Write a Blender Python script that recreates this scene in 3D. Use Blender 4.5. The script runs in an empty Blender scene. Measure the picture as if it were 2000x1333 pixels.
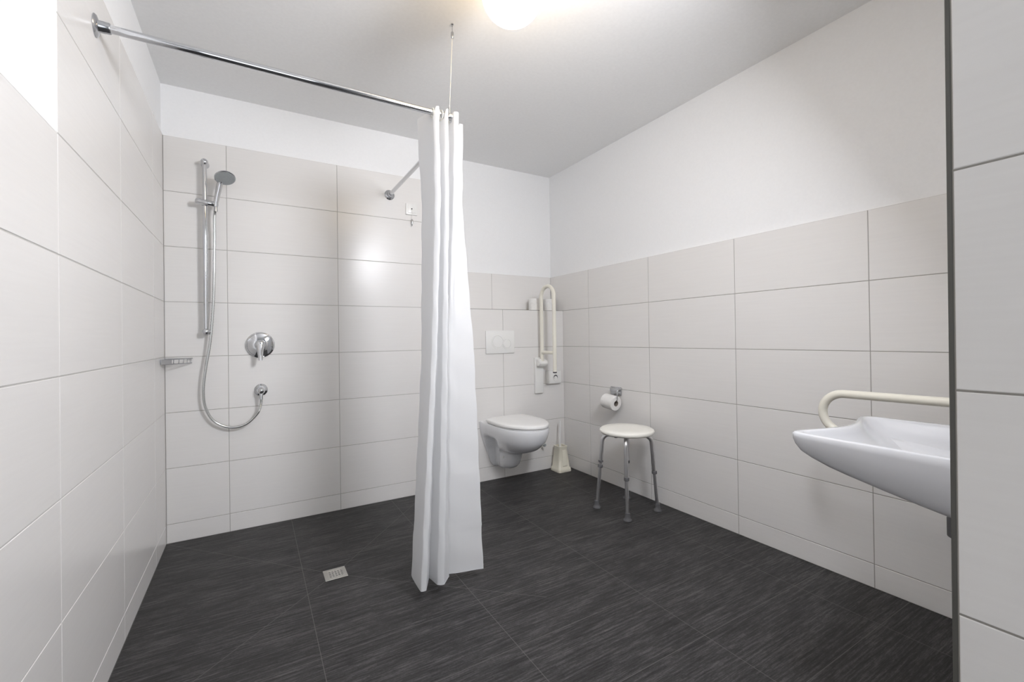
import bpy, bmesh, math, random
from mathutils import Vector, Matrix
from math import sin, cos, pi, radians, sqrt
random.seed(7)
S = bpy.context.scene
COL = S.collection

# ------------------------------------------------------------------ camera
F, YAW, PIT, ROL = 855.647, -0.523, 0.0058, -0.0143
CAM = Vector((0.4147, -2.976, 1.0911))
fwd = Vector((-sin(YAW)*cos(PIT), cos(YAW)*cos(PIT), sin(PIT)))
rt = Vector((cos(YAW), sin(YAW), 0)); up = rt.cross(fwd)
R = rt*cos(ROL) + up*sin(ROL); U = up*cos(ROL) - rt*sin(ROL)
cd = bpy.data.cameras.new('camera'); cam = bpy.data.objects.new('camera', cd); COL.objects.link(cam)
m = Matrix((R, U, -fwd)).transposed().to_4x4(); m.translation = CAM
cam.matrix_world = m
cd.sensor_width = 36; cd.lens = F/2000*36
cd.shift_x = (1000-987.18)/2000; cd.shift_y = (654.78-666.5)/2000
cd.clip_start = 0.02
S.camera = cam

# ------------------------------------------------------------------ world, light, exposure
W = bpy.data.worlds.new('world'); S.world = W; W.use_nodes = True
bg = W.node_tree.nodes['Background']; bg.inputs[0].default_value = (0.75, 0.85, 1, 1); bg.inputs[1].default_value = 0.4
S.view_settings.view_transform = 'Standard'; S.view_settings.look = 'None'
S.view_settings.exposure = 0.12; S.view_settings.gamma = 1

def area(name, loc, target, sx, sy, power, color):
    l = bpy.data.lights.new(name, 'AREA'); l.shape = 'RECTANGLE'; l.size = sx; l.size_y = sy
    l.energy = power; l.color = color
    o = bpy.data.objects.new(name, l); COL.objects.link(o); o.location = loc
    o.rotation_euler = (Vector(target)-Vector(loc)).to_track_quat('-Z', 'Y').to_euler()
    return o
# added fill light behind the camera, as daylight through an assumed, unseen doorway
area('assumed_doorway_fill', (0.6, -4.66, 1.08), (0.75, -1, 1.05), 1.06, 1.96, 11, (0.98, 0.99, 1.0))
FILL_LAMP_E = 66   # added fill lamp out of view above the washbasin, see its builder below
LAMP_E = 10.5

# ------------------------------------------------------------------ mesh helpers
def link(name, bm, mat, parent=None, smooth=None, loc=None):
    me = bpy.data.meshes.new(name)
    bmesh.ops.recalc_face_normals(bm, faces=bm.faces[:])
    bm.to_mesh(me); bm.free()
    if smooth:
        for p in me.polygons: p.use_smooth = True
        me.set_sharp_from_angle(angle=radians(smooth))
    if mat: me.materials.append(mat)
    o = bpy.data.objects.new(name, me); COL.objects.link(o)
    if parent: 
        o.parent = parent
        o.matrix_parent_inverse = Matrix.Translation(parent.location).inverted()
    return o
def tag(o, label=None, cat=None, group=None, kind=None):
    if label: o['label'] = label
    if cat: o['category'] = cat
    if group: o['group'] = group
    if kind: o['kind'] = kind
    return o
def thing(name, label, cat, loc, group=None):
    o = bpy.data.objects.new(name, None); COL.objects.link(o); o.location = loc; o.empty_display_size = 0.05
    return tag(o, label, cat, group)
def box(bm, x0, x1, y0, y1, z0, z1, bev=0, seg=2):
    r = bmesh.ops.create_cube(bm, size=1)
    vs = r['verts']
    bmesh.ops.scale(bm, vec=(x1-x0, y1-y0, z1-z0), verts=vs)
    bmesh.ops.translate(bm, vec=((x0+x1)/2, (y0+y1)/2, (z0+z1)/2), verts=vs)
    if bev:
        es = list({e for v in vs for e in v.link_edges})
        bmesh.ops.bevel(bm, geom=es, offset=bev, segments=seg, affect='EDGES', profile=0.5)
def spline(pts, n=8):
    P = [Vector(p) for p in pts]; out = []
    for i in range(len(P)-1):
        p0 = P[i-1] if i else P[0]*2-P[1]; p1 = P[i]; p2 = P[i+1]; p3 = P[i+2] if i+2 < len(P) else P[-1]*2-P[-2]
        for k in range(n):
            t = k/n
            out.append(0.5*((2*p1)+(p2-p0)*t+(2*p0-5*p1+4*p2-p3)*t*t+(3*p1-p0-3*p2+p3)*t**3))
    out.append(P[-1]); return out
def fillet(pts, rad, n=8):
    P = [Vector(p) for p in pts]; out = [P[0]]
    for i in range(1, len(P)-1):
        a = (P[i-1]-P[i]); b = (P[i+1]-P[i]); la, lb = a.length, b.length; a.normalize(); b.normalize()
        ang = a.angle(b); t = min(rad/math.tan(ang/2), la*0.499, lb*0.499); r = t*math.tan(ang/2)
        c = P[i]+(a+b).normalized()*(r/sin(ang/2))
        u = (P[i]+a*t-c); v = (P[i]+b*t-c); q = u.rotation_difference(v)
        for k in range(n+1):
            from mathutils import Quaternion
            qq = Quaternion().slerp(q, k/n); out.append(c+qq@u)
    out.append(P[-1]); return out
def tube(bm, pts, r, seg=16, caps=True):
    P = [Vector(p) for p in pts]; n = len(P)
    rs = r if isinstance(r, (list, tuple)) else [r]*n
    T = [((P[min(i+1, n-1)]-P[max(i-1, 0)]).normalized()) for i in range(n)]
    N = T[0].orthogonal().normalized(); rings = []
    for i in range(n):
        if i: N = (T[i-1].rotation_difference(T[i]))@N
        N = (N-T[i]*N.dot(T[i])).normalized(); B = T[i].cross(N)
        rings.append([bm.verts.new(P[i]+(N*cos(2*pi*k/seg)+B*sin(2*pi*k/seg))*rs[i]) for k in range(seg)])
    for a, b in zip(rings, rings[1:]):
        for k in range(seg): bm.faces.new((a[k], a[(k+1) % seg], b[(k+1) % seg], b[k]))
    if caps: bm.faces.new(rings[0][::-1]); bm.faces.new(rings[-1])
def lathe(bm, prof, seg=32, mat=None):
    M = mat or Matrix.Identity(4); rings = []
    for r, z in prof:
        if r < 1e-6: rings.append([bm.verts.new(M@Vector((0, 0, z)))])
        else: rings.append([bm.verts.new(M@Vector((r*cos(2*pi*k/seg), r*sin(2*pi*k/seg), z))) for k in range(seg)])
    for a, b in zip(rings, rings[1:]):
        for k in range(seg):
            k2 = (k+1) % seg
            if len(a) == 1 and len(b) == 1: continue
            if len(a) == 1: bm.faces.new((a[0], b[k2], b[k]))
            elif len(b) == 1: bm.faces.new((a[k], a[k2], b[0]))
            else: bm.faces.new((a[k], a[k2], b[k2], b[k]))
    if len(rings[0]) > 1: bm.faces.new(rings[0][::-1])
    if len(rings[-1]) > 1: bm.faces.new(rings[-1])
def axis(loc, d):     # matrix taking local z to direction d at loc
    q = Vector(d).normalized().to_track_quat('Z', 'Y'); M = q.to_matrix().to_4x4(); M.translation = Vector(loc); return M
def loft(bm, rings, cap0=True, cap1=True):
    V = [[bm.verts.new(p) for p in r] for r in rings]; n = len(V[0])
    for a, b in zip(V, V[1:]):
        for k in range(n): bm.faces.new((a[k], a[(k+1) % n], b[(k+1) % n], b[k]))
    if cap0: bm.faces.new(V[0][::-1])
    if cap1: bm.faces.new(V[-1])
    return V
def nb(): return bmesh.new()

# ------------------------------------------------------------------ materials
def mat(name, color, rough=0.5, metal=0, **kw):
    m = bpy.data.materials.new(name); m.use_nodes = True
    b = m.node_tree.nodes['Principled BSDF']
    b.inputs['Base Color'].default_value = (*color, 1); b.inputs['Roughness'].default_value = rough
    b.inputs['Metallic'].default_value = metal
    for k, v in kw.items(): b.inputs[k.replace('_', ' ')].default_value = v
    return m
def nodes(m): return m.node_tree.nodes, m.node_tree.links, m.node_tree.nodes['Principled BSDF']
def add_noise(m, scale, lo, hi, detail=4, vec=(1, 1, 1), bump=0.0, rough=None, dist=0.001):
    N, L, b = nodes(m)
    tc = N.new('ShaderNodeTexCoord'); mp = N.new('ShaderNodeMapping'); mp.inputs['Scale'].default_value = vec
    L.new(tc.outputs['Object'], mp.inputs[0])
    n = N.new('ShaderNodeTexNoise'); n.inputs['Scale'].default_value = scale; n.inputs['Detail'].default_value = detail
    L.new(mp.outputs[0], n.inputs['Vector'])
    r = N.new('ShaderNodeValToRGB'); r.color_ramp.elements[0].position = 0.3; r.color_ramp.elements[1].position = 0.7
    r.color_ramp.elements[0].color = (*lo, 1); r.color_ramp.elements[1].color = (*hi, 1)
    L.new(n.outputs['Fac'], r.inputs[0]); L.new(r.outputs[0], b.inputs['Base Color'])
    if bump:
        bp = N.new('ShaderNodeBump'); bp.inputs['Strength'].default_value = bump; bp.inputs['Distance'].default_value = dist
        L.new(n.outputs['Fac'], bp.inputs['Height']); L.new(bp.outputs[0], b.inputs['Normal'])
    return m
M = {}
M['paint'] = add_noise(mat('white_wall_paint', (.86, .86, .86), .85), 90, (.89, .895, .90), (.91, .915, .92), bump=.12)
M['ceil'] = add_noise(mat('ceiling_paint', (.8, .8, .8), .9), 70, (.91, .91, .905), (.94, .94, .935), bump=.1)
TL, TH = (.805, .79, .772), (.822, .808, .79)
for ax, v in (('x', (2.2, 60, 60)), ('y', (60, 2.2, 60))):   # fine brushed streaks run along the wall
    m = add_noise(mat('cream_wall_tile_'+ax, TL, .25), 2.0, TL, TH, detail=6, vec=v, bump=.16, dist=.0006)
    m.node_tree.nodes['Principled BSDF'].inputs['IOR'].default_value = 1.38
    M['tile_'+ax] = m
M['grout'] = mat('grey_grout', (.30, .285, .26), .9)
M['grout_mid'] = mat('mid_grey_grout', (.36, .345, .32), .9)
M['grout_back'] = mat('pale_grey_grout', (.44, .425, .40), .9)
M['grout_light'] = mat('light_grout', (.52, .51, .49), .9)
M['edge'] = mat('white_plaster_edge', (.93, .93, .93), .7)
M['ledge_edge'] = mat('grey_ledge_profile', (.30, .29, .27), .5)
M['chrome'] = mat('polished_chrome', (.62, .63, .65), .06, 1)
M['chrome_soft'] = mat('satin_chrome', (.52, .53, .55), .18, 1)
M['alu'] = add_noise(mat('brushed_aluminium', (.5, .5, .5), .32, 1), 8, (.60, .60, .61), (.74, .74, .75), vec=(30, 30, 1))
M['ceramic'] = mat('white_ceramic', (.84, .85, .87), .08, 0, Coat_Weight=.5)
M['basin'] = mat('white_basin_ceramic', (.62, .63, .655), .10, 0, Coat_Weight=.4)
M['seatpl'] = mat('white_seat_plastic', (.92, .92, .91), .22)
M['plastic'] = mat('white_plastic', (.86, .86, .84), .3)
M['cream'] = mat('cream_coated_tube', (.82, .795, .70), .32)
M['brushpl'] = mat('yellowed_plastic', (.90, .865, .73), .35)
M['rubber'] = mat('grey_rubber', (.11, .11, .115), .6)
M['dark'] = mat('dark_gap', (.02, .02, .02), .7)
M['greyface'] = mat('grey_spray_face', (.36, .385, .39), .45)
M['paper'] = add_noise(mat('toilet_paper', (.85, .84, .82), .9), 60, (.82, .81, .79), (.88, .87, .85), bump=.3)
M['card'] = mat('cardboard_core', (.25, .22, .19), .9)
M['stool'] = mat('off_white_stool_plastic', (.93, .915, .85), .4)
M['steel'] = mat('brushed_steel_drain', (.52, .51, .48), .35, .85)
M['trim'] = mat('dark_grey_edge_profile', (.10, .098, .088), .5, .2)
M['cord'] = mat('white_cord', (.75, .72, .62), .6)

def mathn(N, L, op, a, b=None, c=None):
    n = N.new('ShaderNodeMath'); n.operation = op
    for i, v in enumerate((a, b, c)):
        if v is None: continue
        if isinstance(v, (int, float)): n.inputs[i].default_value = v
        else: L.new(v, n.inputs[i])
    return n.outputs[0]
def floor_material():
    m = mat('dark_slate_floor_tile', (.04, .04, .04), .5, 0, Specular_IOR_Level=.32); N, L, b = nodes(m)
    tc = N.new('ShaderNodeTexCoord'); sep = N.new('ShaderNodeSeparateXYZ'); L.new(tc.outputs['Object'], sep.inputs[0])
    X, Y = sep.outputs[0], sep.outputs[1]
    def noise(vec, scale, detail, rough=.6):
        mp = N.new('ShaderNodeMapping'); mp.inputs['Scale'].default_value = vec; L.new(tc.outputs['Object'], mp.inputs[0])
        n = N.new('ShaderNodeTexNoise'); n.inputs['Scale'].default_value = scale; n.inputs['Detail'].default_value = detail; n.inputs['Roughness'].default_value = rough
        L.new(mp.outputs[0], n.inputs['Vector']); return n.outputs['Fac']
    n1 = noise((3.0, 78, 1), 1.6, 5, .65); n2 = noise((16, 150, 1), 1.6, 3, .7); n3 = noise((2.2, 7, 1), 1.5, 3); n4 = noise((60, 90, 1), 2.2, 2)
    # short stacked-slate steps: brick-like cells stretched along x
    br = N.new('ShaderNodeTexBrick'); br.inputs['Scale'].default_value = 1; br.inputs['Brick Width'].default_value = .085; br.inputs['Row Height'].default_value = .0075
    br.inputs['Mortar Size'].default_value = 0; br.inputs['Color1'].default_value = (0, 0, 0, 1); br.inputs['Color2'].default_value = (1, 1, 1, 1); br.offset = .37; br.offset_frequency = 2
    L.new(tc.outputs['Object'], br.inputs['Vector'])
    bw = N.new('ShaderNodeRGBToBW'); L.new(br.outputs[0], bw.inputs[0])
    s = mathn(N, L, 'MULTIPLY', n1, .42); s = mathn(N, L, 'MULTIPLY_ADD', n2, .26, s); s = mathn(N, L, 'MULTIPLY_ADD', n3, .16, s)
    s = mathn(N, L, 'MULTIPLY_ADD', n4, .12, s); s = mathn(N, L, 'MULTIPLY_ADD', bw.outputs[0], .04, s)
    ramp = N.new('ShaderNodeValToRGB'); e = ramp.color_ramp.elements
    e[0].position = .40; e[0].color = (.0120, .0115, .0118, 1); e[1].position = .615; e[1].color = (.105, .100, .101, 1)
    mid = ramp.color_ramp.elements.new(.5); mid.color = (.0345, .0333, .0337, 1)
    L.new(s, ramp.inputs[0])
    # joints: columns every 0.607 m, rows every 0.30 m
    def line(coord, off, pitch, w):
        a = mathn(N, L, 'SUBTRACT', coord, off); a = mathn(N, L, 'DIVIDE', a, pitch); a = mathn(N, L, 'ADD', a, .5)
        a = mathn(N, L, 'FRACT', a); a = mathn(N, L, 'SUBTRACT', a, .5); a = mathn(N, L, 'ABSOLUTE', a); a = mathn(N, L, 'MULTIPLY', a, pitch)
        return mathn(N, L, 'LESS_THAN', a, w/2)
    jx = line(X, .0005, .6078, .0026); jy = line(Y, -1.6475, .2995, .0026)
    inshower = mathn(N, L, 'GREATER_THAN', Y, -1.05)
    jy = mathn(N, L, 'MULTIPLY', jy, mathn(N, L, 'SUBTRACT', 1, mathn(N, L, 'MULTIPLY', inshower, mathn(N, L, 'LESS_THAN', X, 1.45))))
    def seg(ax, ay, bx, by, w):      # fold line of the sloped shower area
        dx, dy = bx-ax, by-ay; ln = sqrt(dx*dx+dy*dy); dx /= ln; dy /= ln
        px = mathn(N, L, 'SUBTRACT', X, ax); py = mathn(N, L, 'SUBTRACT', Y, ay)
        t = mathn(N, L, 'ADD', mathn(N, L, 'MULTIPLY', px, dx), mathn(N, L, 'MULTIPLY', py, dy))
        d = mathn(N, L, 'ABSOLUTE', mathn(N, L, 'SUBTRACT', mathn(N, L, 'MULTIPLY', px, -dy), mathn(N, L, 'MULTIPLY', py, -dx)))
        k = mathn(N, L, 'LESS_THAN', d, w/2); k = mathn(N, L, 'MULTIPLY', k, mathn(N, L, 'GREATER_THAN', t, 0))
        return mathn(N, L, 'MULTIPLY', k, mathn(N, L, 'LESS_THAN', t, ln))
    msk = mathn(N, L, 'MAXIMUM', jx, jy)
    for q in ((0, 0), (0, -1.457), (1.47, 0), (1.47, -1.457)):
        msk = mathn(N, L, 'MAXIMUM', msk, seg(q[0], q[1], .735, -.797, .0026))
    msk = mathn(N, L, 'MULTIPLY', msk, .85)
    mix = N.new('ShaderNodeMixRGB'); L.new(msk, mix.inputs[0]); L.new(ramp.outputs[0], mix.inputs[1]); mix.inputs[2].default_value = (.118, .114, .110, 1)
    L.new(mix.outputs[0], b.inputs['Base Color'])
    bp = N.new('ShaderNodeBump'); bp.inputs['Strength'].default_value = .35; bp.inputs['Distance'].default_value = .0012
    L.new(s, bp.inputs['Height']); L.new(bp.outputs[0], b.inputs['Normal'])
    return m
M['floor'] = floor_material()

# ------------------------------------------------------------------ room shell
XR, YU, CE = 2.698, .1743, 2.5027       # right wall, recessed toilet wall, ceiling height
def zr(k): return .1025+k*.3025
YB = -4.7
def shell(name, boxes, m):
    bm = nb()
    for b in boxes: box(bm, *b)
    return tag(link(name, bm, m), kind='structure')
floor = shell('floor', [(-.1, 2.8, YB, .008, -.12, 0)], M['floor'])
ceiling = shell('ceiling', [(-.1, 2.8, YB, .3, CE, CE+.1)], M['ceil'])
wall_left = shell('wall_left', [(-.12, -.008, YB, .3, 0, CE)], M['paint'])
wall_back = shell('wall_back', [(-.008, 1.592, .008, .4, 0, CE), (1.592, XR+.008, .008, .4, 0, zr(4)-.008), (1.592, XR+.008, YU+.008, .4, zr(4)-.008, CE)], M['paint'])
wall_right = shell('wall_right', [(XR+.008, XR+.12, YB, .3, 0, CE)], M['paint'])
wall_front = shell('wall_front', [(-.008, .05, YB-.1, YB, 0, CE), (1.15, XR+.008, YB-.1, YB, 0, CE), (.05, 1.15, YB-.1, YB, 2.1, CE)], M['paint'])  # with an assumed, unseen door opening, added for the fill light

def tile_face(bm, g, P0, du, dn, u0, u1, z0, z1, t=.008, gap=.0028, bev=.0012):
    """one tile: base plane point P0, horizontal unit du, outward unit dn; face ends at dn*0, back at -t"""
    a, b = u0+gap/2, u1-gap/2; c, d = z0+gap/2, z1-gap/2
    def pt(u, z, n): return bm.verts.new(Vector(P0)+Vector(du)*u+Vector(dn)*n+Vector((0, 0, z)))
    back = [pt(u, z, -t) for u, z in ((a, c), (b, c), (b, d), (a, d))]
    rim = [pt(u, z, -bev) for u, z in ((a, c), (b, c), (b, d), (a, d))]
    fr = [pt(u, z, 0) for u, z in ((a+bev, c+bev), (b-bev, c+bev), (b-bev, d-bev), (a+bev, d-bev))]
    for p, q in ((back, rim), (rim, fr)):
        for k in range(4): bm.faces.new((p[k], p[(k+1) % 4], q[(k+1) % 4], q[k]))
    bm.faces.new(fr)
def tiles(parent, P0, du, dn, cols, rows, m, groutm=None, gd=.0014, t=.008):
    """cols: list of (u0,u1); rows: list of (z0,z1)"""
    bm = nb()
    for (u0, u1) in cols:
        for (z0, z1) in rows: tile_face(bm, None, P0, du, dn, u0, u1, z0, z1, t)
    link('wall_tiles', bm, m, parent)
    bm = nb()
    us = [min(c[0] for c in cols), max(c[1] for c in cols)]; zs = [min(r[0] for r in rows), max(r[1] for r in rows)]
    A = Vector(P0)+Vector(du)*us[0]-Vector(dn)*t; B = Vector(P0)+Vector(du)*us[1]-Vector(dn)*gd
    box(bm, min(A.x, B.x), max(A.x, B.x), min(A.y, B.y), max(A.y, B.y), zs[0], zs[1])
    link('grout', bm, groutm or M['grout'], parent)
def spans(l): return list(zip(l, l[1:]))
R_low = [0]+[zr(k) for k in range(0, 6)]         # to 1.615
R_all = [0]+[zr(k) for k in range(0, 8)]         # to 2.22
XC = [0, .2911, .8936, 1.4961]
# left wall (u measured along -y from the corner)
L_near = [1.486, 2.0885, 2.691, 3.2935, 3.896, 4.4985]
tiles(wall_left, (0, 0, 0), (0, -1, 0), (1, 0, 0), spans([0, .281, .8835, 1.486]), spans(R_all), M['tile_y'], M['grout_light'])
tiles(wall_left, (0, 0, 0), (0, -1, 0), (1, 0, 0), spans(L_near), spans(R_low), M['tile_y'], M['grout_light'])
# back wall: shower part full height, toilet installation wall to the ledge, recessed strip above
tiles(wall_back, (0, 0, 0), (1, 0, 0), (0, -1, 0), spans(XC)+[(1.4961, 1.6)], spans(R_all[5:]), M['tile_x'], M['grout_back'])
tiles(wall_back, (0, 0, 0), (1, 0, 0), (0, -1, 0), spans(XC+[2.1087, XR]), spans(R_all[:6]), M['tile_x'], M['grout_back'])
tiles(wall_back, (0, YU, 0), (1, 0, 0), (0, -1, 0), spans([1.6, 2.1087, XR]), spans(R_all[5:7]), M['tile_x'], M['grout_back'])
tiles(wall_back, (1.6, 0, 0), (0, 1, 0), (1, 0, 0), [(0, YU)], spans(R_all[5:]), M['tile_y'])
bm = nb(); box(bm, 1.602, 2.1073, .0005, YU-.001, zr(4)-.008, zr(4)+.0, .0012, 1); box(bm, 2.1101, XR-.001, .0005, YU-.001, zr(4)-.008, zr(4), .0012, 1)
link('ledge_tiles', bm, M['tile_x'], wall_back)
# right wall
RW = [-YU, .3248, .9273, 1.5298, 2.1323, 2.7348]
tiles(wall_right, (XR, 0, 0), (0, -1, 0), (-1, 0, 0), spans(RW), spans(R_low), M['tile_y'], M['grout_mid'])
def caulk(parent, boxes):
    bm = nb()
    for b in boxes: box(bm, *b)
    link('plaster_edge', bm, M['edge'], parent)
caulk(wall_right, [(XR+.0005, XR+.0085, -2.7348, YU, zr(5)-.001, zr(5)+.0035)])
caulk(wall_left, [(-.0085, -.0005, -4.6, -1.4875, zr(5)-.001, zr(5)+.0035), (-.0085, -.0003, -1.4905, -1.4865, zr(5)+.0035, zr(7)+.002), (-.0085, -.0005, -1.4865, .008, zr(7)-.001, zr(7)+.003)])
caulk(wall_back, [(0, 1.6, .0005, .0085, zr(7)-.001, zr(7)+.003), (1.6, XR, YU+.0005, YU+.0085, zr(5)-.001, zr(5)+.003)])
bm = nb(); box(bm, 1.6, XR-.001, -.0008, .006, zr(4)-.0035, zr(4)+.0004, .0005, 1); link('ledge_profile', bm, M['ledge_edge'], wall_back)
# stub wall beside the camera, its end face tiled, slightly out of plumb
SX, SY, ST = 1.2455, -2.757, -2.95
def lean(o):
    for v in o.data.vertices: v.co.x += (v.co.z-1.01)*.020*min(1, max(0, (XR-v.co.x)/(XR-SX)))
stub = shell('wall_stub', [(SX+.008, XR-.001, ST, SY-.008, 0, CE)], M['paint'])
n0 = len(stub.children)
tiles(stub, (SX, SY, 0), (0, -1, 0), (-1, 0, 0), [(.0058, -ST+SY)], spans(R_all), M['tile_y'])
tiles(stub, (0, SY, 0), (1, 0, 0), (0, 1, 0), spans([SX+.006, 1.85, 2.4525, XR-.009]), spans(R_low), M['tile_x'])
bm = nb(); box(bm, SX+.0008, SX+.008, SY-.0058, SY, 0, zr(7), .0008, 1)
tr = link('corner_profile', bm, M['trim'], stub)
for o in [stub]+list(stub.children): lean(o)

# ------------------------------------------------------------------ shower curtain rail, hung from the ceiling by a cable
RZ = 2.076; CX, CY = 1.232, -1.179
t = thing('shower_curtain_rail', 'chrome corner curtain rail between left wall and shower wall, hung from a ceiling cable', 'curtain rail', (0, CY, RZ))
bm = nb(); tube(bm, fillet([(0.0, CY, RZ), (CX, CY, RZ), (CX, -.0, RZ)], .10, 12), .0125, 20); link('rail_tube', bm, M['chrome'], t, 40)
for p, d in (((0, CY, RZ), (1, 0, 0)), ((CX, 0, RZ), (0, -1, 0))):
    bm = nb(); lathe(bm, [(.033, .0), (.034, .002), (.031, .006), (.0185, .010), (.0175, .013), (.0175, .024), (.0165, .026), (.0165, .036), (.0150, .038)], 32, axis(p, d))
    link('wall_flange', bm, M['chrome_soft'], t, 40)
hx, hy = 1.203, -1.170
bm = nb(); tube(bm, [(hx, hy, 2.455), (1.181, CY, RZ+.035)], .0013, 8); link('cable', bm, M['cord'], t, 40)
bm = nb(); lathe(bm, [(.003, -.016), (.0062, -.012), (.0068, 0), (.0062, .012), (.003, .016)], 16, axis((hx, hy, 2.452), (0, 0, 1))); link('cable_tensioner', bm, M['chrome_soft'], t, 40)
bm = nb()
lathe(bm, [(.006, 0), (.006, .004), (.003, .006), (.0025, .012)], 16, axis((hx, hy, CE), (0, 0, -1)))
tube(bm, [(hx, hy, CE-.011), (hx, hy, 2.466)], .0016, 8); link('ceiling_hook', bm, M['chrome_soft'], t, 40)
bm = nb(); tube(bm, [(1.1805, CY, RZ+.005), (1.181, CY, RZ+.040)], .0042, 12)
lathe(bm, [(.0155, -.008), (.0155, .008)], 20, axis((1.1805, CY, RZ), (1, 0, 0))); link('rail_clamp', bm, M['chrome_soft'], t, 40)

# ------------------------------------------------------------------ shower curtain
mc = mat('white_curtain_fabric', (.86, .865, .875), .7); N, L, b = nodes(mc)
tr_ = N.new('ShaderNodeBsdfTranslucent'); tr_.inputs[0].default_value = (.84, .85, .86, 1)
tp = N.new('ShaderNodeBsdfTransparent'); mx = N.new('ShaderNodeMixShader'); mx.inputs[0].default_value = .34; mx2 = N.new('ShaderNodeMixShader'); mx2.inputs[0].default_value = .05
L.new(b.outputs[0], mx.inputs[1]); L.new(tr_.outputs[0], mx.inputs[2]); L.new(mx.outputs[0], mx2.inputs[1]); L.new(tp.outputs[0], mx2.inputs[2])
L.new(mx2.outputs[0], N['Material Output'].inputs[0])
M['curtain'] = mc
cur = thing('shower_curtain', 'white fabric shower curtain gathered in folds at the corner of the chrome rail', 'curtain', (1.16, -1.15, 0.05))
# plan of the folds at four heights; same number of points each (x, y)
top = [(1.215, -1.00), (1.175, -1.065), (1.075, -1.050), (1.105, -1.165), (1.098, -1.197), (1.118, -1.212), (1.134, -1.150), (1.146, -1.198), (1.162, -1.208), (1.172, -1.145), (1.184, -1.150), (1.193, -1.202), (1.216, -1.198), (1.222, -1.120), (1.275, -1.115)]
hi  = [(1.20, -1.03), (1.16, -1.065), (1.080, -1.085), (1.092, -1.165), (1.098, -1.205), (1.118, -1.218), (1.132, -1.165), (1.142, -1.205), (1.158, -1.214), (1.166, -1.170), (1.174, -1.175), (1.182, -1.205), (1.200, -1.206), (1.205, -1.165), (1.243, -1.165)]
mid = [(1.18, -1.04), (1.13, -1.065), (1.062, -1.105), (1.060, -1.165), (1.072, -1.205), (1.092, -1.215), (1.112, -1.165), (1.124, -1.200), (1.142, -1.212), (1.152, -1.180), (1.152, -1.160), (1.160, -1.172), (1.170, -1.178), (1.200, -1.176), (1.284, -1.180)]
low = [(1.16, -1.03), (1.10, -1.05), (1.012, -1.078), (1.006, -1.150), (1.005, -1.222), (1.026, -1.229), (1.070, -1.140), (1.082, -1.212), (1.108, -1.224), (1.152, -1.172), (1.142, -1.140), (1.150, -1.152), (1.160, -1.160), (1.210, -1.172), (1.309, -1.197)]
ns = 10; secs = []
for P, sh in ((top, .2), (hi, .3), (mid, .5), (low, .75)):
    c_ = spline([(x, y, 0) for x, y in P], ns); q_ = [Vector((x, y, 0)) for x, y in P]
    l_ = [q_[i].lerp(q_[i+1], k/ns) for i in range(len(q_)-1) for k in range(ns)]+[q_[-1]]
    secs.append([a.lerp(b_, sh) for a, b_ in zip(c_, l_)])
HZ = [2.045, 1.70, 1.02, .048]
nz = 150; bm = nb(); grid = []
for j in range(nz+1):
    z = HZ[0]+(HZ[3]-HZ[0])*j/nz
    for a in range(3):
        if z >= HZ[a+1]-1e-9: break
    f = (HZ[a]-z)/(HZ[a]-HZ[a+1]); row = []
    for i in range(len(secs[0])):
        p = secs[a][i].lerp(secs[a+1][i], f); s = i/len(secs[0])
        # pack creases across the cloth every 26 cm and soft wrinkles
        c = 0
        for zc in (1.79, 1.53, 1.27, 1.01, .745, .49, .25): c += math.exp(-((z-zc-.004*sin(9*s+zc*7))/.0045)**2)
        w = .0016*sin(19*s+7*z)*sin(11*z+3*s)+.0012*sin(37*z+23*s)+.0018*c*(1 if s > .55 else .5)
        zz = z
        if j < 8:      # header stands up beside the rail and dips where it passes under it
            dr = abs(p.y-CY) if p.x < CX-.1 else (abs(p.x-CX) if p.y > CY+.1 else abs(sqrt((p.x-CX+.1)**2+(p.y-CY-.1)**2)-.1))
            q = max(0, min(1, (dr-.017)/.014)); q = q*q*(3-2*q)
            zz = z+(1-j/8)*(.006+.040*q)
        row.append(bm.verts.new((p.x+.5*w, p.y-w-.0015*sin(50*s)*(z < .3), zz)))
    grid.append(row)
for a, b2 in zip(grid, grid[1:]):
    for k in range(len(a)-1): bm.faces.new((a[k], a[k+1], b2[k+1], b2[k]))
cl = link('curtain_cloth', bm, M['curtain'], cur, 80)
# bottom hem: a doubled band of the same cloth
bm = nb()
P = [v for v in secs[3]]
rings = []
for (o, dz) in ((-.0014, .022), (-.0014, 0), (.0006, 0)):
    rg = []
    for i, p in enumerate(P):
        tg = (P[min(i+1, len(P)-1)]-P[max(i-1, 0)]).normalized(); nrm = Vector((tg.y, -tg.x, 0))
        s = i/len(P); w = .0012*sin(19*s)*0
        rg.append(bm.verts.new((p.x+nrm.x*o*1.0, p.y+nrm.y*o-.0015*sin(50*s), .047+dz)))
    rings.append(rg)
for a, b2 in zip(rings, rings[1:]):
    for k in range(len(a)-1): bm.faces.new((a[k], a[k+1], b2[k+1], b2[k]))
link('hem', bm, M['curtain'], cur, 80)
for (x, y, d) in ((1.100, CY, (1, 0, 0)), (1.112, CY, (1, .2, 0)), (1.128, CY, (1, -.1, 0)), (1.140, CY, (1, .1, 0)), (1.160, CY+.002, (1, .3, 0)), (1.200, -1.163, (.7, .7, 0)), (1.222, -1.135, (.4, 1, 0)), (CX, -1.085, (0, 1, 0)), (CX, -1.070, (0, 1, 0))):
    bm = nb(); n = 28; X = Vector((-d[1], d[0], 0)).normalized()
    tube(bm, [Vector((x, y, RZ-.004))+X*.0185*cos(2*pi*k/n)+Vector((0, 0, .0215*sin(2*pi*k/n))) for k in range(n+1)], .0016, 8, False)
    link('curtain_ring', bm, M['cream'], cur, 60)

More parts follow.
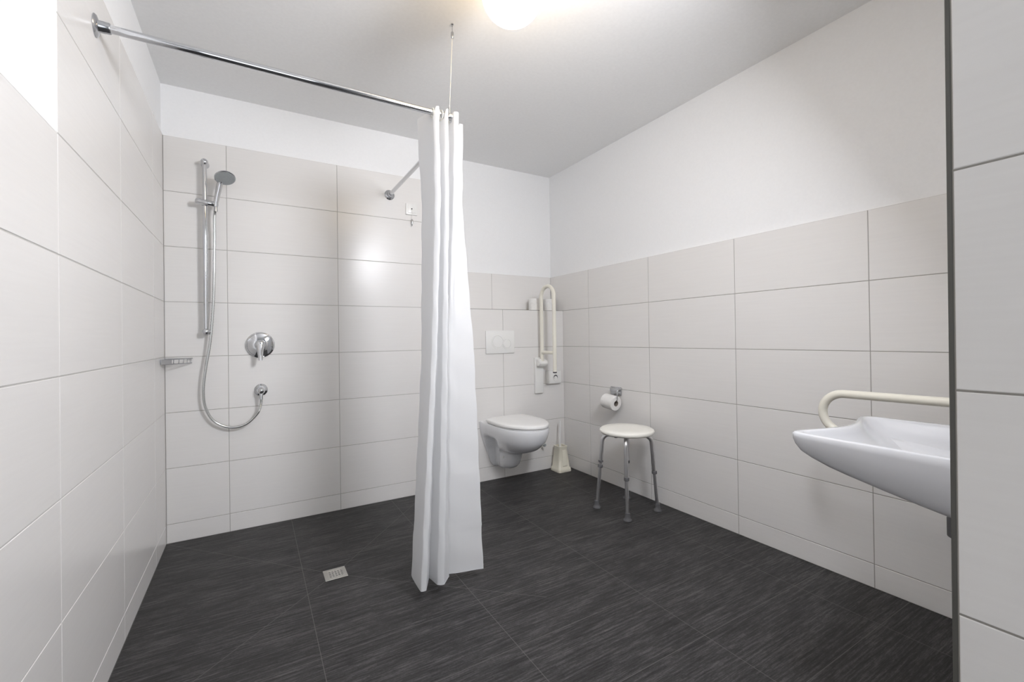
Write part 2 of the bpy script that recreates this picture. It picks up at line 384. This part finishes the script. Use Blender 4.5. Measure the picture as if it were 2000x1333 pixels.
# ------------------------------------------------------------------ shower set on the back wall
bx, by = .191, -.052
t = thing('shower_riser_rail', 'vertical chrome shower rail with sliding holder on the back wall', 'shower rail', (bx, 0, 1.13))
bm = nb(); tube(bm, [(bx, by, 1.145), (bx, by, 2.09)], .0112, 24); link('rail_tube', bm, M['chrome'], t, 40)
for z in (1.147, 2.088):
    bm = nb(); lathe(bm, [(.020, 0), (.020, .005), (.0145, .012), (.0135, .030), (.0165, .042), (.0185, .052), (.0165, .063), (.010, .0695), (0, .0715)], 28, axis((bx, 0, z), (0, -1, 0)))
    link('wall_bracket', bm, M['chrome'], t, 50)
bm = nb(); zs = 1.860
lathe(bm, [(0, -.003), (.0125, 0), (.0155, .004), (.0155, .100), (.0125, .104), (0, .107)], 24, axis((.150, -.066, zs+.004), (1, 0, -.10)))
lathe(bm, [(.0165, -.014), (.0165, .014)], 24, axis((bx, by, zs), (0, 0, 1)))
link('slider', bm, M['chrome'], t, 40)

hs = thing('hand_shower', 'round grey-faced chrome hand shower clipped in the rail slider', 'shower head', (.243, -.066, 1.85))
h0 = Vector((.243, -.072, 1.842)); nrm = Vector((.12, -.46, -.86)).normalized(); hc = Vector((.2905, -.132, 1.990))
bm = nb(); tube(bm, spline([h0, (.246, -.075, 1.875), (.256, -.086, 1.925), (.266, -.098, 1.968), (.279, -.112, 1.996)], 6), [.0100+.0042*sin(pi*min(1, i/24*.8)) for i in range(25)], 18); link('handle', bm, M['chrome'], hs, 50)
bm = nb(); lathe(bm, [(.012, -.026), (.030, -.020), (.045, -.010), (.0505, -.002), (.0505, .002), (.048, .004)], 40, axis(hc, nrm)); link('head_shell', bm, M['chrome_soft'], hs, 50)
bm = nb(); lathe(bm, [(0.048, .0035), (.046, .0055), (0, .0065)], 40, axis(hc, nrm))
ax = axis(hc, nrm)
for rr, k_ in ((.012, 6), (.024, 12), (.036, 18)):
    for k in range(k_):
        lathe(bm, [(.0016, .005), (.0012, .0085), (0, .009)], 6, ax@Matrix.Translation((rr*cos(2*pi*k/k_), rr*sin(2*pi*k/k_), 0)))
link('spray_face', bm, M['greyface'], hs, 40)

mh = mat('metal_shower_hose', (.60, .61, .60), .2, .95); N, L, b = nodes(mh)
hz = thing('shower_hose', 'flexible metal shower hose looping down from hand shower to wall outlet', 'hose', (.3, -.03, .6))
pts = [(.2425, -.072, 1.838), (.236, -.060, 1.78), (.234, -.050, 1.658), (.230, -.047, 1.457), (.224, -.045, 1.285), (.208, -.046, 1.085), (.187, -.046, .944), (.175, -.044, .818), (.186, -.040, .718), (.227, -.036, .642), (.300, -.036, .603), (.375, -.040, .614), (.434, -.046, .671), (.452, -.050, .725), (.4535, -.051, .757)]
sp = spline(pts, 26)
bm = nb(); tube(bm, sp, [.0070+.0006*(1 if i % 2 else -1) for i in range(len(sp))], 14); link('hose_body', bm, mh, hz, 50)
bm = nb(); tube(bm, [(.4535, -.051, .752), (.4535, -.051, .774)], .0095, 12); link('coupling_nut', bm, M['chrome'], hz, 40)
bm = nb(); tube(bm, [(.243, -.0725, 1.846), (.2418, -.071, 1.815)], [.0075, .0100], 14); link('coupling_nut', bm, M['chrome_soft'], hz, 40)

mxr = thing('shower_mixer', 'chrome single-lever shower mixer on round domed rosette', 'tap', (.4515, 0, 1.067))
A = axis((.4515, 0, 1.068), (0, -1, 0))
bm = nb(); lathe(bm, [(.0750, 0), (.0765, .003), (.0755, .007), (.068, .0105), (.066, .0095), (.045, .016), (.030, .019)], 56, A); link('rosette', bm, M['chrome'], mxr, 35)
bm = nb(); lathe(bm, [(.031, .010), (.030, .030), (.029, .048), (.026, .058), (.018, .064), (0, .066)], 40, A); link('mixer_body', bm, M['chrome'], mxr, 45)
bm = nb()
rings = []
for (z, y, w, h) in ((1.070, -.058, .020, .010), (1.045, -.066, .019, .010), (1.020, -.074, .0155, .0085), (.998, -.082, .0125, .0075), (.980, -.089, .0105, .0065)):
    rings.append([Vector((.4515+w*cos(2*pi*k/16), y+h*sin(2*pi*k/16), z)) for k in range(16)])
loft(bm, rings); link('lever', bm, M['chrome'], mxr, 50)

t = thing('hose_outlet', 'small round chrome wall outlet elbow feeding the shower hose', 'wall outlet', (.4535, 0, .802))
A = axis((.4535, 0, .802), (0, -1, 0))
bm = nb(); lathe(bm, [(.0350, 0), (.0355, .003), (.033, .006), (.024, .009), (.022, .011)], 40, A); link('rosette', bm, M['chrome'], t, 35)
bm = nb(); lathe(bm, [(.020, .006), (.0215, .030), (.0205, .052), (.014, .066), (0, .071)], 32, A); tube(bm, [(.4535, -.047, .800), (.4535, -.050, .772)], .0105, 18); link('elbow', bm, M['chrome'], t, 50)

# corner soap basket
sb = thing('soap_basket', 'small chrome wire corner soap basket in the left shower corner', 'basket', (.0, 0, .97))
zt, zb = 1.001, .976
P = [(.004, -.138), (.060, -.098), (.122, -.008)]
P = [(.006, -.140), (.034, -.118), (.085, -.066), (.124, -.008)]
front = spline([(x, y, zt) for x, y in P], 8); fb = [Vector((v.x*.97, v.y*.97, zb)) for v in front]
bm = nb()
tube(bm, front, .0024, 10); tube(bm, [(.004, -.140, zt), (.004, -.004, zt), (.124, -.004, zt)], .0024, 10)
tube(bm, fb, .0024, 10)
link('wire_rim', bm, M['chrome_soft'], sb, 50)
for i in range(2, len(front), 3):
    bm = nb(); tube(bm, [front[i], fb[i]], .0016, 8); link('wire_upright', bm, M['chrome_soft'], sb, 50)
bm = nb()
for k in range(1, 9):
    f = k/9; q = fb[min(int(f*(len(fb)-1)), len(fb)-1)]
    tube(bm, [(q.x, q.y, zb), (q.x, -.004, zb)], .0015, 8)
link('wire_base', bm, M['chrome_soft'], sb, 50)
bm = nb(); box(bm, .0005, .030, -.122, -.118, zb, zt, .0005, 1); loftp = [front[0], front[6]]
a, c = front[1], front[8]
rings = [[Vector((v.x, v.y-.0025, zt)), Vector((v.x, v.y-.0025, zb)), Vector((v.x, v.y-.0005, zb)), Vector((v.x, v.y-.0005, zt))] for v in front[0:11]]
loft(bm, rings); link('front_plate', bm, M['chrome_soft'], sb, 30)

# emergency pull-cord switch
t = thing('pull_cord_switch', 'small square white pull-cord switch plate high on the shower wall', 'switch', (1.383, 0, 1.995))
bm = nb(); box(bm, 1.343, 1.424, -.010, 0, 1.957, 2.036, .003); link('cover_plate', bm, M['plastic'], t, 40)
bm = nb(); box(bm, 1.356, 1.411, -.013, -.0095, 1.970, 2.023, .0012); link('centre_plate', bm, M['plastic'], t, 40)
bm = nb(); lathe(bm, [(.0045, 0), (.0045, .004), (.003, .006), (0, .006)], 16, axis((1.3835, -.0125, 1.998), (0, -1, 0))); link('cord_grommet', bm, M['rubber'], t, 40)
bm = nb(); tube(bm, [(1.3835, -.0175, 1.998), (1.3836, -.0175, 1.925)], .0011, 8); link('cord', bm, M['plastic'], t, 40)
bm = nb(); lathe(bm, [(.002, .0), (.0055, -.006), (.0065, -.020), (.0045, -.032), (.0025, -.046), (0, -.048)], 14, axis((1.3836, -.0175, 1.926), (0, 0, 1))); link('pull_knob', bm, M['chrome_soft'], t, 50)

# floor drain
t = thing('floor_drain', 'square steel floor drain grate set in the dark shower floor', 'drain', (.737, -.796, 0))
x0, x1, y0, y1 = .689, .786, -.845, -.747
bm = nb(); box(bm, x0, x1, y0, y0+.016, -.004, .0025, .0006, 1); box(bm, x0, x1, y1-.016, y1, -.004, .0025, .0006, 1)
box(bm, x0, x0+.018, y0+.016, y1-.016, -.004, .0025, .0006, 1); box(bm, x1-.016, x1, y0+.016, y1-.016, -.004, .0025, .0006, 1); link('frame', bm, M['steel'], t, 30)
bm = nb(); gx0, gx1, gy0, gy1 = x0+.018, x1-.016, y0+.016, y1-.016
n = 6
for k in range(n):
    yy = gy0+(gy1-gy0)*(k+.5)/n; box(bm, gx0, gx1, yy-.0022, yy+.0022, -.003, .0018, .0005, 1)
for k in range(5):
    xx = gx0+(gx1-gx0)*k/5; box(bm, xx, xx+.0035, gy0, gy1, -.003, .0016, .0005, 1)
link('grate', bm, M['steel'], t, 30)
bm = nb(); box(bm, gx0, gx1, gy0, gy1, -.0045, .0004); link('sump', bm, M['dark'], t)

# ------------------------------------------------------------------ ceiling lamp
t = thing('ceiling_lamp', 'round glowing opal glass globe lamp on the ceiling', 'lamp', (1.238, -1.635, CE))
gc = (1.238, -1.635, 2.338); gr = .1125
me = mat('lit_opal_glass', (.9, .88, .84), .3); N, L, b = nodes(me)
b.inputs['Emission Color'].default_value = (1, .76, .46, 1); b.inputs['Emission Strength'].default_value = LAMP_E
bm = nb(); lathe(bm, [(gr*sin(pi*k/28) if 0 < k else 0, -gr*cos(pi*k/28)) for k in range(0, 25)], 48, axis(gc, (0, 0, 1))); link('glass_globe', bm, me, t, 60)
bm = nb(); lathe(bm, [(.062, 0), (.062, .022), (.056, .030), (.054, .052)], 40, axis((gc[0], gc[1], CE), (0, 0, -1))); link('lamp_base', bm, M['plastic'], t, 40)

# invented fill lamp on the stub wall above the frame, added to brighten the room
lc = Vector((1.55, -2.585, 2.06)); ln = (Vector((.62, -.6, 1.0))-lc).normalized(); A = axis(lc, ln)
t = thing('added_fill_lamp', 'added round fill lamp, out of view high on the stub wall, brightening the room', 'lamp', (1.62, SY, 2.13))
mw = mat('fill_lamp_diffuser', (.9, .9, .9), .3); N, L, b = nodes(mw)
b.inputs['Emission Color'].default_value = (.925, .94, 1, 1); b.inputs['Emission Strength'].default_value = FILL_LAMP_E
bm = nb(); lathe(bm, [(.212, -.004), (.212, .002), (0, .004)], 48, A); link('diffuser', bm, mw, t, 60)
bm = nb(); lathe(bm, [(.219, .006), (.222, .004), (.222, -.020), (.200, -.040), (.10, -.055), (0, -.058)], 48, A)
bm.faces.ensure_lookup_table(); bmesh.ops.delete(bm, geom=[f for f in bm.faces if len(f.verts) > 4], context='FACES_ONLY')
link('fill_lamp_housing', bm, M['plastic'], t, 40)
bm = nb(); tube(bm, [lc-ln*.05, (1.62, SY+.006, 2.13)], .014, 14); lathe(bm, [(.045, 0), (.045, .008), (.040, .011)], 28, axis((1.62, SY, 2.13), (0, 1, 0))); link('fill_lamp_arm', bm, M['plastic'], t, 40)

# ------------------------------------------------------------------ toilet corner
t = thing('flush_plate', 'white dual flush plate on the tiled wall above the toilet', 'flush plate', (2.079, 0, 1.055))
bm = nb(); box(bm, 1.952, 2.206, -.012, 0, .968, 1.146, .005); link('plate', bm, M['plastic'], t, 40)
for x, z, r in ((2.053, 1.058, .053), (2.134, 1.043, .041)):
    bm = nb(); A = axis((x, -.0115, z), (0, -1, 0)); lathe(bm, [(r, -.002), (r, .0026), (r-.0020, .0036), (r-.0050, .0036), (r-.0062, .0008), (r-.0085, .0008), (r-.0105, .0038), (0, .0042)], 48, A); link('flush_button', bm, M['plastic'], t, 30)

tc_ = 2.078
wc = thing('wall_hung_toilet', 'white wall-hung toilet with closed lid under the flush plate', 'toilet', (tc_, 0, .1))
def dring(z, f, wm, wr, wb, y0=-.0005):
    """D-shaped plan: wall half width wb, recessed wr, bowl wm, front at y=-f"""
    f = max(f, .02); e = min(.265, f*.55); yc = -(f-e); pr_ = []
    def W_(s):
        ks = [(0, wb), (.13, wb), (.24, wr), (.62, wr), (1, wm)]
        for (a, va), (b_, vb) in zip(ks, ks[1:]):
            if s <= b_+1e-9:
                q = (s-a)/(b_-a); q = q*q*(3-2*q); return va+(vb-va)*q
    for k in range(15): s = k/14; pr_.append((W_(s), y0+(yc-y0)*s))
    for k in range(1, 13):
        a = pi/2*k/12; pr_.append((wm*cos(a)**.92 if k < 12 else 0, yc-e*sin(a)))
    full = [Vector((tc_+x, y, z)) for x, y in pr_]+[Vector((tc_-x, y, z)) for x, y in reversed(pr_[:-1])]
    return full
lv = [(.102, .06, .028, .028, .045), (.107, .115, .040, .038, .060), (.118, .165, .050, .046, .078), (.135, .20, .060, .054, .094), (.16, .228, .068, .060, .106), (.20, .250, .073, .066, .120), (.235, .262, .077, .070, .133),
      (.256, .290, .088, .072, .141), (.268, .345, .103, .074, .146), (.283, .400, .120, .080, .152), (.305, .448, .137, .090, .159), (.33, .485, .151, .104, .167), (.348, .502, .159, .120, .172), (.360, .512, .164, .158, .176), (.385, .525, .171, .171, .182), (.42, .536, .177, .179, .187), (.452, .540, .179, .181, .189), (.460, .537, .176, .178, .1875)]
bm = nb(); loft(bm, [dring(*l) for l in lv]); o = link('bowl', bm, M['ceramic'], wc, 55)
def lidring(z, g, back=-.075):
    out = []; w = .181-g; f = .541-g
    for k in range(41):
        a = -pi/2+pi*k/40
        # rounded D plan
        yy = -(.265+(f-.265)*cos(a)) if abs(a) <= pi/2 else 0
        out.append(Vector((tc_+w*sin(a), yy, z)))
    r = .03
    for k in range(7): a = pi/2*k/6; out.append(Vector((tc_+w*1.0-r-g*0+r*cos(a)-.012*(k/6), back-g*0-r+r*sin(a)+0, z)))
    for k in range(7): a = pi/2*(1-k/6); out.append(Vector((tc_-w+r-r*cos(a)+.012*(k/6 if False else (1-k/6)), back-r+r*sin(a), z)))
    return out
bm = nb(); loft(bm, [lidring(.4600, .012), lidring(.4615, .010), lidring(.4680, .010), lidring(.4690, .013)]); link('seat', bm, M['seatpl'], wc, 40)
bm = nb(); loft(bm, [lidring(.4725, .004), lidring(.4735, -.001), lidring(.4860, -.002), lidring(.4910, .002), lidring(.4935, .010), lidring(.4955, .05), lidring(.4965, .10)]); link('lid', bm, M['seatpl'], wc, 60)
for s in (-1, 1):
    bm = nb(); tube(bm, [(tc_+s*.055, -.075, .474), (tc_+s*.105, -.075, .474)], .011, 16); link('hinge', bm, M['seatpl'], wc, 40)
for s in (-1, 1):
    bm = nb(); lathe(bm, [(.009, 0), (.009, .003), (.006, .005), (0, .005)], 16, axis((tc_+s*.0735, -.16, .21), (s, 0, 0))); link('fixing_cap', bm, M['plastic'], wc, 40)

t = thing('angle_valve', 'small chrome valve stub sticking out of the wall right of the toilet', 'valve', (2.444, 0, .218))
bm = nb(); tube(bm, [(2.444, 0, .218), (2.444, -.050, .219)], .006, 14); link('valve_stem', bm, M['chrome_soft'], t, 40)
bm = nb(); lathe(bm, [(.010, 0), (.0125, .003), (.0125, .020), (.010, .024), (0, .025)], 20, axis((2.444, -.048, .219), (0, -1, 0))); link('valve_knob', bm, M['greyface'], t, 40)

# folding support rail, folded up
t = thing('folding_grab_rail', 'cream folding grab rail folded up against the wall right of the toilet', 'grab rail', (2.435, 0, .63))
gx = 2.43
bm = nb(); box(bm, 2.392, 2.472, -.024, 0, .634, .925, .006); link('wall_plate', bm, M['plastic'], t, 40)
bm = nb(); box(bm, 2.398, 2.466, -.075, -.020, .855, .915, .010, 3); tube(bm, [(2.392, -.066, .882), (2.476, -.066, .882)], .021, 20); link('hinge_block', bm, M['plastic'], t, 50)
bm = nb(); tube(bm, fillet([(gx, -.066, .880), (gx, -.066, 1.492), (gx, -.236, 1.492), (gx, -.236, .818)], .0845, 14), .0150, 20); link('rail_loop', bm, M['cream'], t, 50)
bm = nb(); tube(bm, [(gx, -.066, .968), (gx, -.236, .968)], .0135, 16); link('cross_bar', bm, M['cream'], t, 50)
bm = nb(); lathe(bm, [(.0155, 0), (.0155, .008), (.012, .011), (0, .011)], 20, axis((gx, -.236, .822), (0, 0, -1))); link('end_cap', bm, M['rubber'], t, 50)

# two spare rolls standing on the ledge
def paper_roll(name, label, loc, d, length, r, group=None, rc=.020):
    t = thing(name, label, 'toilet roll', loc, group); A = axis(loc, d)
    bm = nb(); lathe(bm, [(rc, 0), (r-.003, 0), (r, .003), (r, length-.003), (r-.003, length), (rc, length)], 48, A)
    bm.faces.ensure_lookup_table()
    for f in [f for f in bm.faces if len(f.verts) > 4]: bmesh.ops.delete(bm, geom=[f], context='FACES_ONLY')
    link('paper', bm, M['paper'], t, 40)
    bm = nb()
    for a, b_ in ((rc, rc-.0012),):
        vo = []; seg = 32
        rings = [[bm.verts.new(A@Vector((rr*cos(2*pi*k/seg), rr*sin(2*pi*k/seg), z))) for k in range(seg)] for rr, z in ((a, 0), (a, length), (b_, length), (b_, 0))]
        rings.append(rings[0])
        for p, q in zip(rings, rings[1:]):
            for k in range(seg): bm.faces.new((p[k], p[(k+1) % seg], q[(k+1) % seg], q[k]))
    link('cardboard_core', bm, M['card'], t, 40)
    return t
paper_roll('toilet_roll', 'white spare roll standing on the tiled ledge left of the grab rail arch', (2.462, .072, zr(4)), (0, 0, 1), .098, .054, 'spare toilet rolls on the ledge')
paper_roll('toilet_roll', 'white spare roll on the ledge in the corner, seen through the grab rail arch', (2.600, .072, zr(4)), (0, 0, 1), .098, .054, 'spare toilet rolls on the ledge')

# wall socket
t = thing('wall_socket', 'square white power socket on the wall below the folded grab rail', 'socket', (2.572, 0, .75))
bm = nb(); box(bm, 2.507, 2.645, -.036, 0, .705, .812, .006); link('socket_box', bm, M['plastic'], t, 40)
bm = nb(); A = axis((2.583, -.0358, .757), (0, -1, 0))
seg = 36
rings = [[bm.verts.new(A@Vector((r*cos(2*pi*k/seg), r*sin(2*pi*k/seg), z))) for k in range(seg)] for r, z in ((.030, .0005), (.029, .003), (.0215, .003), (.0205, .0012))]
for p, q in zip(rings, rings[1:]):
    for k in range(seg): bm.faces.new((p[k], p[(k+1) % seg], q[(k+1) % seg], q[k]))
link('socket_ring', bm, M['plastic'], t, 40)
bm = nb(); lathe(bm, [(.0212, 0), (.0212, .0012), (0, .0012)], 32, A); link('socket_recess', bm, M['rubber'], t)
bm = nb(); lathe(bm, [(.016, .001), (.016, .0025), (0, .0025)], 32, axis((2.583, -.0358, .751), (0, -1, 0))); link('socket_insert', bm, M['plastic'], t)

# toilet brush and its holder
bxc, byc = 2.585, -.088
t = thing('toilet_brush_holder', 'yellowed white tapered toilet brush holder on the floor in the corner', 'brush holder', (bxc, byc, 0))
def sq(z, w, c=.35, n=6):
    out = []; r = w*c
    for qx, qy, a0 in ((1, 1, 0), (-1, 1, pi/2), (-1, -1, pi), (1, -1, 3*pi/2)):
        for k in range(n+1):
            a = a0+pi/2*k/n; out.append(Vector((bxc+qx*(w-r)+r*cos(a), byc+qy*(w-r)+r*sin(a), z)))
    return out
bm = nb(); loft(bm, [sq(0, .064), sq(.006, .066), (sq(.028, .062)), sq(.034, .056), sq(.10, .049), sq(.19, .040), sq(.196, .043), sq(.203, .043), sq(.203, .034), sq(.05, .040)], True, True); link('holder_body', bm, M['brushpl'], t, 45)
bm = nb(); rings = [[Vector((bxc+x*w, byc-yy, z)) for x, z in ((-1, z0), (1, z0), (1, z1), (-1, z1))] for w, z0, z1, yy in ((.022, .045, .18, .0545), (.022, .045, .18, .040))]
rings = [[Vector((bxc-.024, byc-.0575, .045)), Vector((bxc+.024, byc-.0575, .045)), Vector((bxc+.018, byc-.0435, .175)), Vector((bxc-.018, byc-.0435, .175))],
         [Vector((bxc-.020, byc-.0595, .052)), Vector((bxc+.020, byc-.0595, .052)), Vector((bxc+.015, byc-.0460, .168)), Vector((bxc-.015, byc-.0460, .168))]]
loft(bm, rings); link('front_panel', bm, M['brushpl'], t, 20)
t = thing('toilet_brush', 'white toilet brush with slim handle standing in its holder', 'toilet brush', (bxc, byc+.004, .052))
bm = nb(); tube(bm, spline([(bxc-.004, byc+.004, .17), (bxc-.004, byc+.005, .24), (bxc+.002, byc+.008, .33), (bxc+.006, byc+.008, .405)], 6), [.0085]*3+[.0072]*8+[.0066]*8, 14); link('handle', bm, M['seatpl'], t, 50)
bm = nb(); lathe(bm, [(.012, .055), (.026, .075), (.026, .145), (.012, .17), (.006, .175)], 20, axis((bxc-.004, byc+.004, 0), (0, 0, 1))); link('bristle_head', bm, M['plastic'], t, 50)

# toilet roll holder on the right wall
t = thing('toilet_roll_holder', 'chrome toilet roll holder with small cover plate on the right wall', 'roll holder', (XR, -.62, .70))
bm = nb(); box(bm, XR-.012, XR, -.672, -.568, .662, .722, .004); box(bm, XR-.040, XR-.010, -.664, -.590, .690, .716, .006, 3); link('cover_plate', bm, M['chrome_soft'], t, 40)
bm = nb(); tube(bm, fillet([(XR-.012, -.684, .715), (XR-.066, -.694, .712), (XR-.068, -.694, .628), (XR-.068, -.575, .640)], .018, 8), .0042, 12); link('roll_arm', bm, M['chrome'], t, 50)
paper_roll('toilet_roll', 'white toilet roll in use, hanging on the chrome holder above the stool', (XR-.068, -.683, .613), (0, 1, .10), .108, .052)

# ------------------------------------------------------------------ shower stool
sx, sy = 2.443, -.965
t = thing('shower_stool', 'round off-white shower stool on four grey adjustable aluminium legs', 'stool', (sx, sy, 0))
bm = nb(); lathe(bm, [(0, .478), (.140, .478), (.156, .481), (.164, .488), (.167, .497), (.164, .506), (.155, .511), (.10, .5095), (0, .508)], 64, axis((sx, sy, 0), (0, 0, 1))); link('seat', bm, M['stool'], t, 50)
feet = {(-1, 1): (2.302, -.838), (-1, -1): (2.318, -1.085), (1, -1): (2.583, -1.078), (1, 1): (2.578, -.822)}
for (qx, qy), (fx, fy) in feet.items():
    c = Vector((sx+qx*.112, sy+qy*.100, .455)); cc = {(-1, -1): .235, (-1, 1): .262, (1, -1): .235, (1, 1): .25}[(qx, qy)]
    foot = Vector((fx, fy, .012))
    toph = Vector((sx+qx*.03, sy+qy*.03, .468)); knee = c+(c-foot).normalized()*.012
    knee = Vector((sx+qx*.108, sy+qy*.098, .468))
    path = fillet([toph, knee, foot], .045, 10)
    k = foot+(knee-foot)*(cc/knee.z)
    bm = nb(); tube(bm, path[:-1]+[k], .0125, 18); lg = link('leg', bm, M['alu'], t, 50)
    bm = nb(); tube(bm, [k, foot+(knee-foot)*.03], .0108, 18); link('leg_extension', bm, M['alu'], lg, 50)
    d = (knee-foot).normalized()
    bm = nb(); lathe(bm, [(.0128, -.010), (.0155, -.008), (.0155, .006), (.0135, .009)], 18, axis(k, d)); link('collar', bm, M['rubber'], lg, 40)
    if (qx, qy) == (-1, 1):
        bm = nb(); lathe(bm, [(.0128, -.006), (.0150, -.004), (.0150, .004), (.0135, .006)], 18, axis(k+d*.03, d)); link('collar', bm, M['rubber'], lg, 40)
    bm = nb(); lathe(bm, [(.0245, 0), (.0255, .003), (.0245, .008), (.018, .014), (.0150, .026), (.0150, .046), (.0112, .048)], 24, axis((fx, fy, 0), (0, 0, 1))); link('rubber_foot', bm, M['rubber'], lg, 40)
bm = nb(); 
tube(bm, [(sx-.06, sy-.06, .470), (sx+.06, sy+.06, .470)], .011, 12); tube(bm, [(sx-.06, sy+.06, .470), (sx+.06, sy-.06, .470)], .011, 12)
link('seat_frame', bm, M['alu'], t, 40)
for qx, qy in ((-.075, -.005), (.07, -.02)):
    bm = nb(); lathe(bm, [(.014, 0), (.014, -.010), (.008, -.014), (0, -.014)], 18, axis((sx+qx*1.3, sy+qy*1.3, .478), (0, 0, 1))); link('seat_screw_knob', bm, M['dark'], t, 40)

# ------------------------------------------------------------------ washbasin on the far side of the stub wall
BX0, BX1, RIMZ = 1.776, 2.262, .803
ybk = SY
ws = thing('washbasin', 'white ceramic washbasin with concave front edge on the stub wall', 'washbasin', (2.03, SY, .66))
def boutline(ins=0.0, n=10):
    """closed plan outline, concave front (far) edge, slightly wider towards the wall"""
    pts = []
    yf = -2.272-ins
    x0, x1 = BX0+ins, BX1-ins
    wb = .022
    rc = .030
    # left side from wall to front corner
    L_ = []
    for k in range(11):
        s = k/10; L_.append((x0-wb*(1-s)*0+0.004*sin(pi*s)*-1, ybk+(yf-rc-ybk)*s))
    # front-left corner
    for k in range(1, 7):
        a = pi-(pi/2)*k/6; L_.append((x0+rc+rc*cos(a), yf-rc+rc*sin(a)))
    xa, xb = x0+rc, x1-rc
    for k in range(1, 24):
        s = k/24; L_.append((xa+(xb-xa)*s, yf-.046*sin(pi*s)**1.3))
    for k in range(0, 6):
        a = pi/2-(pi/2)*k/6; L_.append((x1-rc+rc*cos(a), yf-rc+rc*sin(a)))
    for k in range(11):
        s = k/10; L_.append((x1+.055*s*s, yf-rc+(ybk-yf+rc)*s))
    return [Vector((x, y, 0)) for x, y in L_]
def sm(a, b, x): q = max(0, min(1, (x-a)/(b-a))); return q*q*(3-2*q)
def depth_out(y):      # how far the underside lies below the rim
    d = -2.272-y
    return .050+.125*(max(0, d)/.485)**.55
o0 = boutline(); cen = Vector((2.03, -2.58, 0))
rings = []
def scaled(o, k):      # shrink towards the centre line at the wall, keep the wall edge on the wall
    out = []
    for p in o:
        q = cen+(p-cen)*k
        fy = (p.y-ybk)/(-2.272-ybk)
        out.append(Vector((q.x, ybk+(p.y-ybk)*(1-(1-k)*.9), 0)))
    return out
prof = [(0.0, .20), (.30, .60+.38), (.55, 1.0), (.72, 1.0), (.86, .985), (.935, .93), (.972, .82), (.990, .60), (.999, .35), (1.0, .17)]
prof = [(.10, 1.02), (.35, 1.02), (.60, 1.01), (.78, .99), (.88, .95), (.94, .86), (.972, .70), (.990, .48), (.999, .26), (1.0, .12)]
for k, g in prof:
    o = scaled(o0, k); rings.append([Vector((p.x, p.y, RIMZ-.006-(depth_out(q.y)-.006)*g)) for p, q in zip(o, o0)])
rings.append([Vector((p.x, p.y, RIMZ-.004)) for p in o0])
i1 = boutline(.004); rings.append([Vector((p.x, p.y, RIMZ)) for p in i1])
def back(o, d):       # pull the wall-side points off the wall for the bowl interior
    return [Vector((p.x, max(p.y, ybk+d), p.z)) for p in o]
for ins, dz in ((.014, .0005), (.020, .002), (.026, .008), (.034, .022)):
    oo = back(boutline(ins), .055+ins)
    rings.append([Vector((p.x, p.y, RIMZ-dz*min(1, (.25+depth_out(p.y)*6)))) for p in oo])
for k, dd in ((.90, .50), (.78, .68), (.6, .80), (.4, .86), (.2, .90), (.06, .92)):
    oo = back(boutline(.034), .10); c2 = Vector((2.02, -2.575, 0))
    rings.append([Vector(((c2+(p-c2)*k).x, (c2+(p-c2)*k).y, RIMZ-.012-(depth_out((c2+(p-c2)*k).y)-.03)*dd*.85)) for p in oo])
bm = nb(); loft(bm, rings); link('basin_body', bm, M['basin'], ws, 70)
bm = nb(); lathe(bm, [(.0, 0), (.030, 0), (.033, .003), (.028, .005), (0, .004)], 28, axis((2.02, -2.575, RIMZ-.100), (0, 0, 1))); link('waste', bm, M['chrome'], ws, 40)
bm = nb(); tube(bm, fillet([(1.925, -2.60, .64), (1.925, -2.60, .575), (1.925, SY+.001, .575)], .03, 8), .016, 18)
lathe(bm, [(.022, 0), (.030, .006), (.030, .05), (.024, .06)], 24, axis((1.925, -2.60, .575), (0, 0, 1))); link('trap', bm, M['rubber'], ws, 45)

t = thing('basin_grab_rail', 'cream tubular folding support rail folded down beside the washbasin', 'grab rail', (2.41, SY, .70))
rx = 2.41
bm = nb(); tube(bm, fillet([(rx, SY+.02, .858), (rx, -2.078, .851), (rx, -2.078, .700), (rx, SY+.09, .700)], .075, 14), .0158, 22); link('rail_loop', bm, M['cream'], t, 50)
bm = nb(); tube(bm, [(rx, SY+.18, .856), (rx, SY+.18, .700)], .0135, 16); link('cross_bar', bm, M['cream'], t, 50)
bm = nb(); box(bm, rx-.04, rx+.04, SY, SY+.024, .62, .90, .006); box(bm, rx-.032, rx+.032, SY+.02, SY+.075, .825, .890, .01, 3); link('wall_plate', bm, M['plastic'], t, 40)
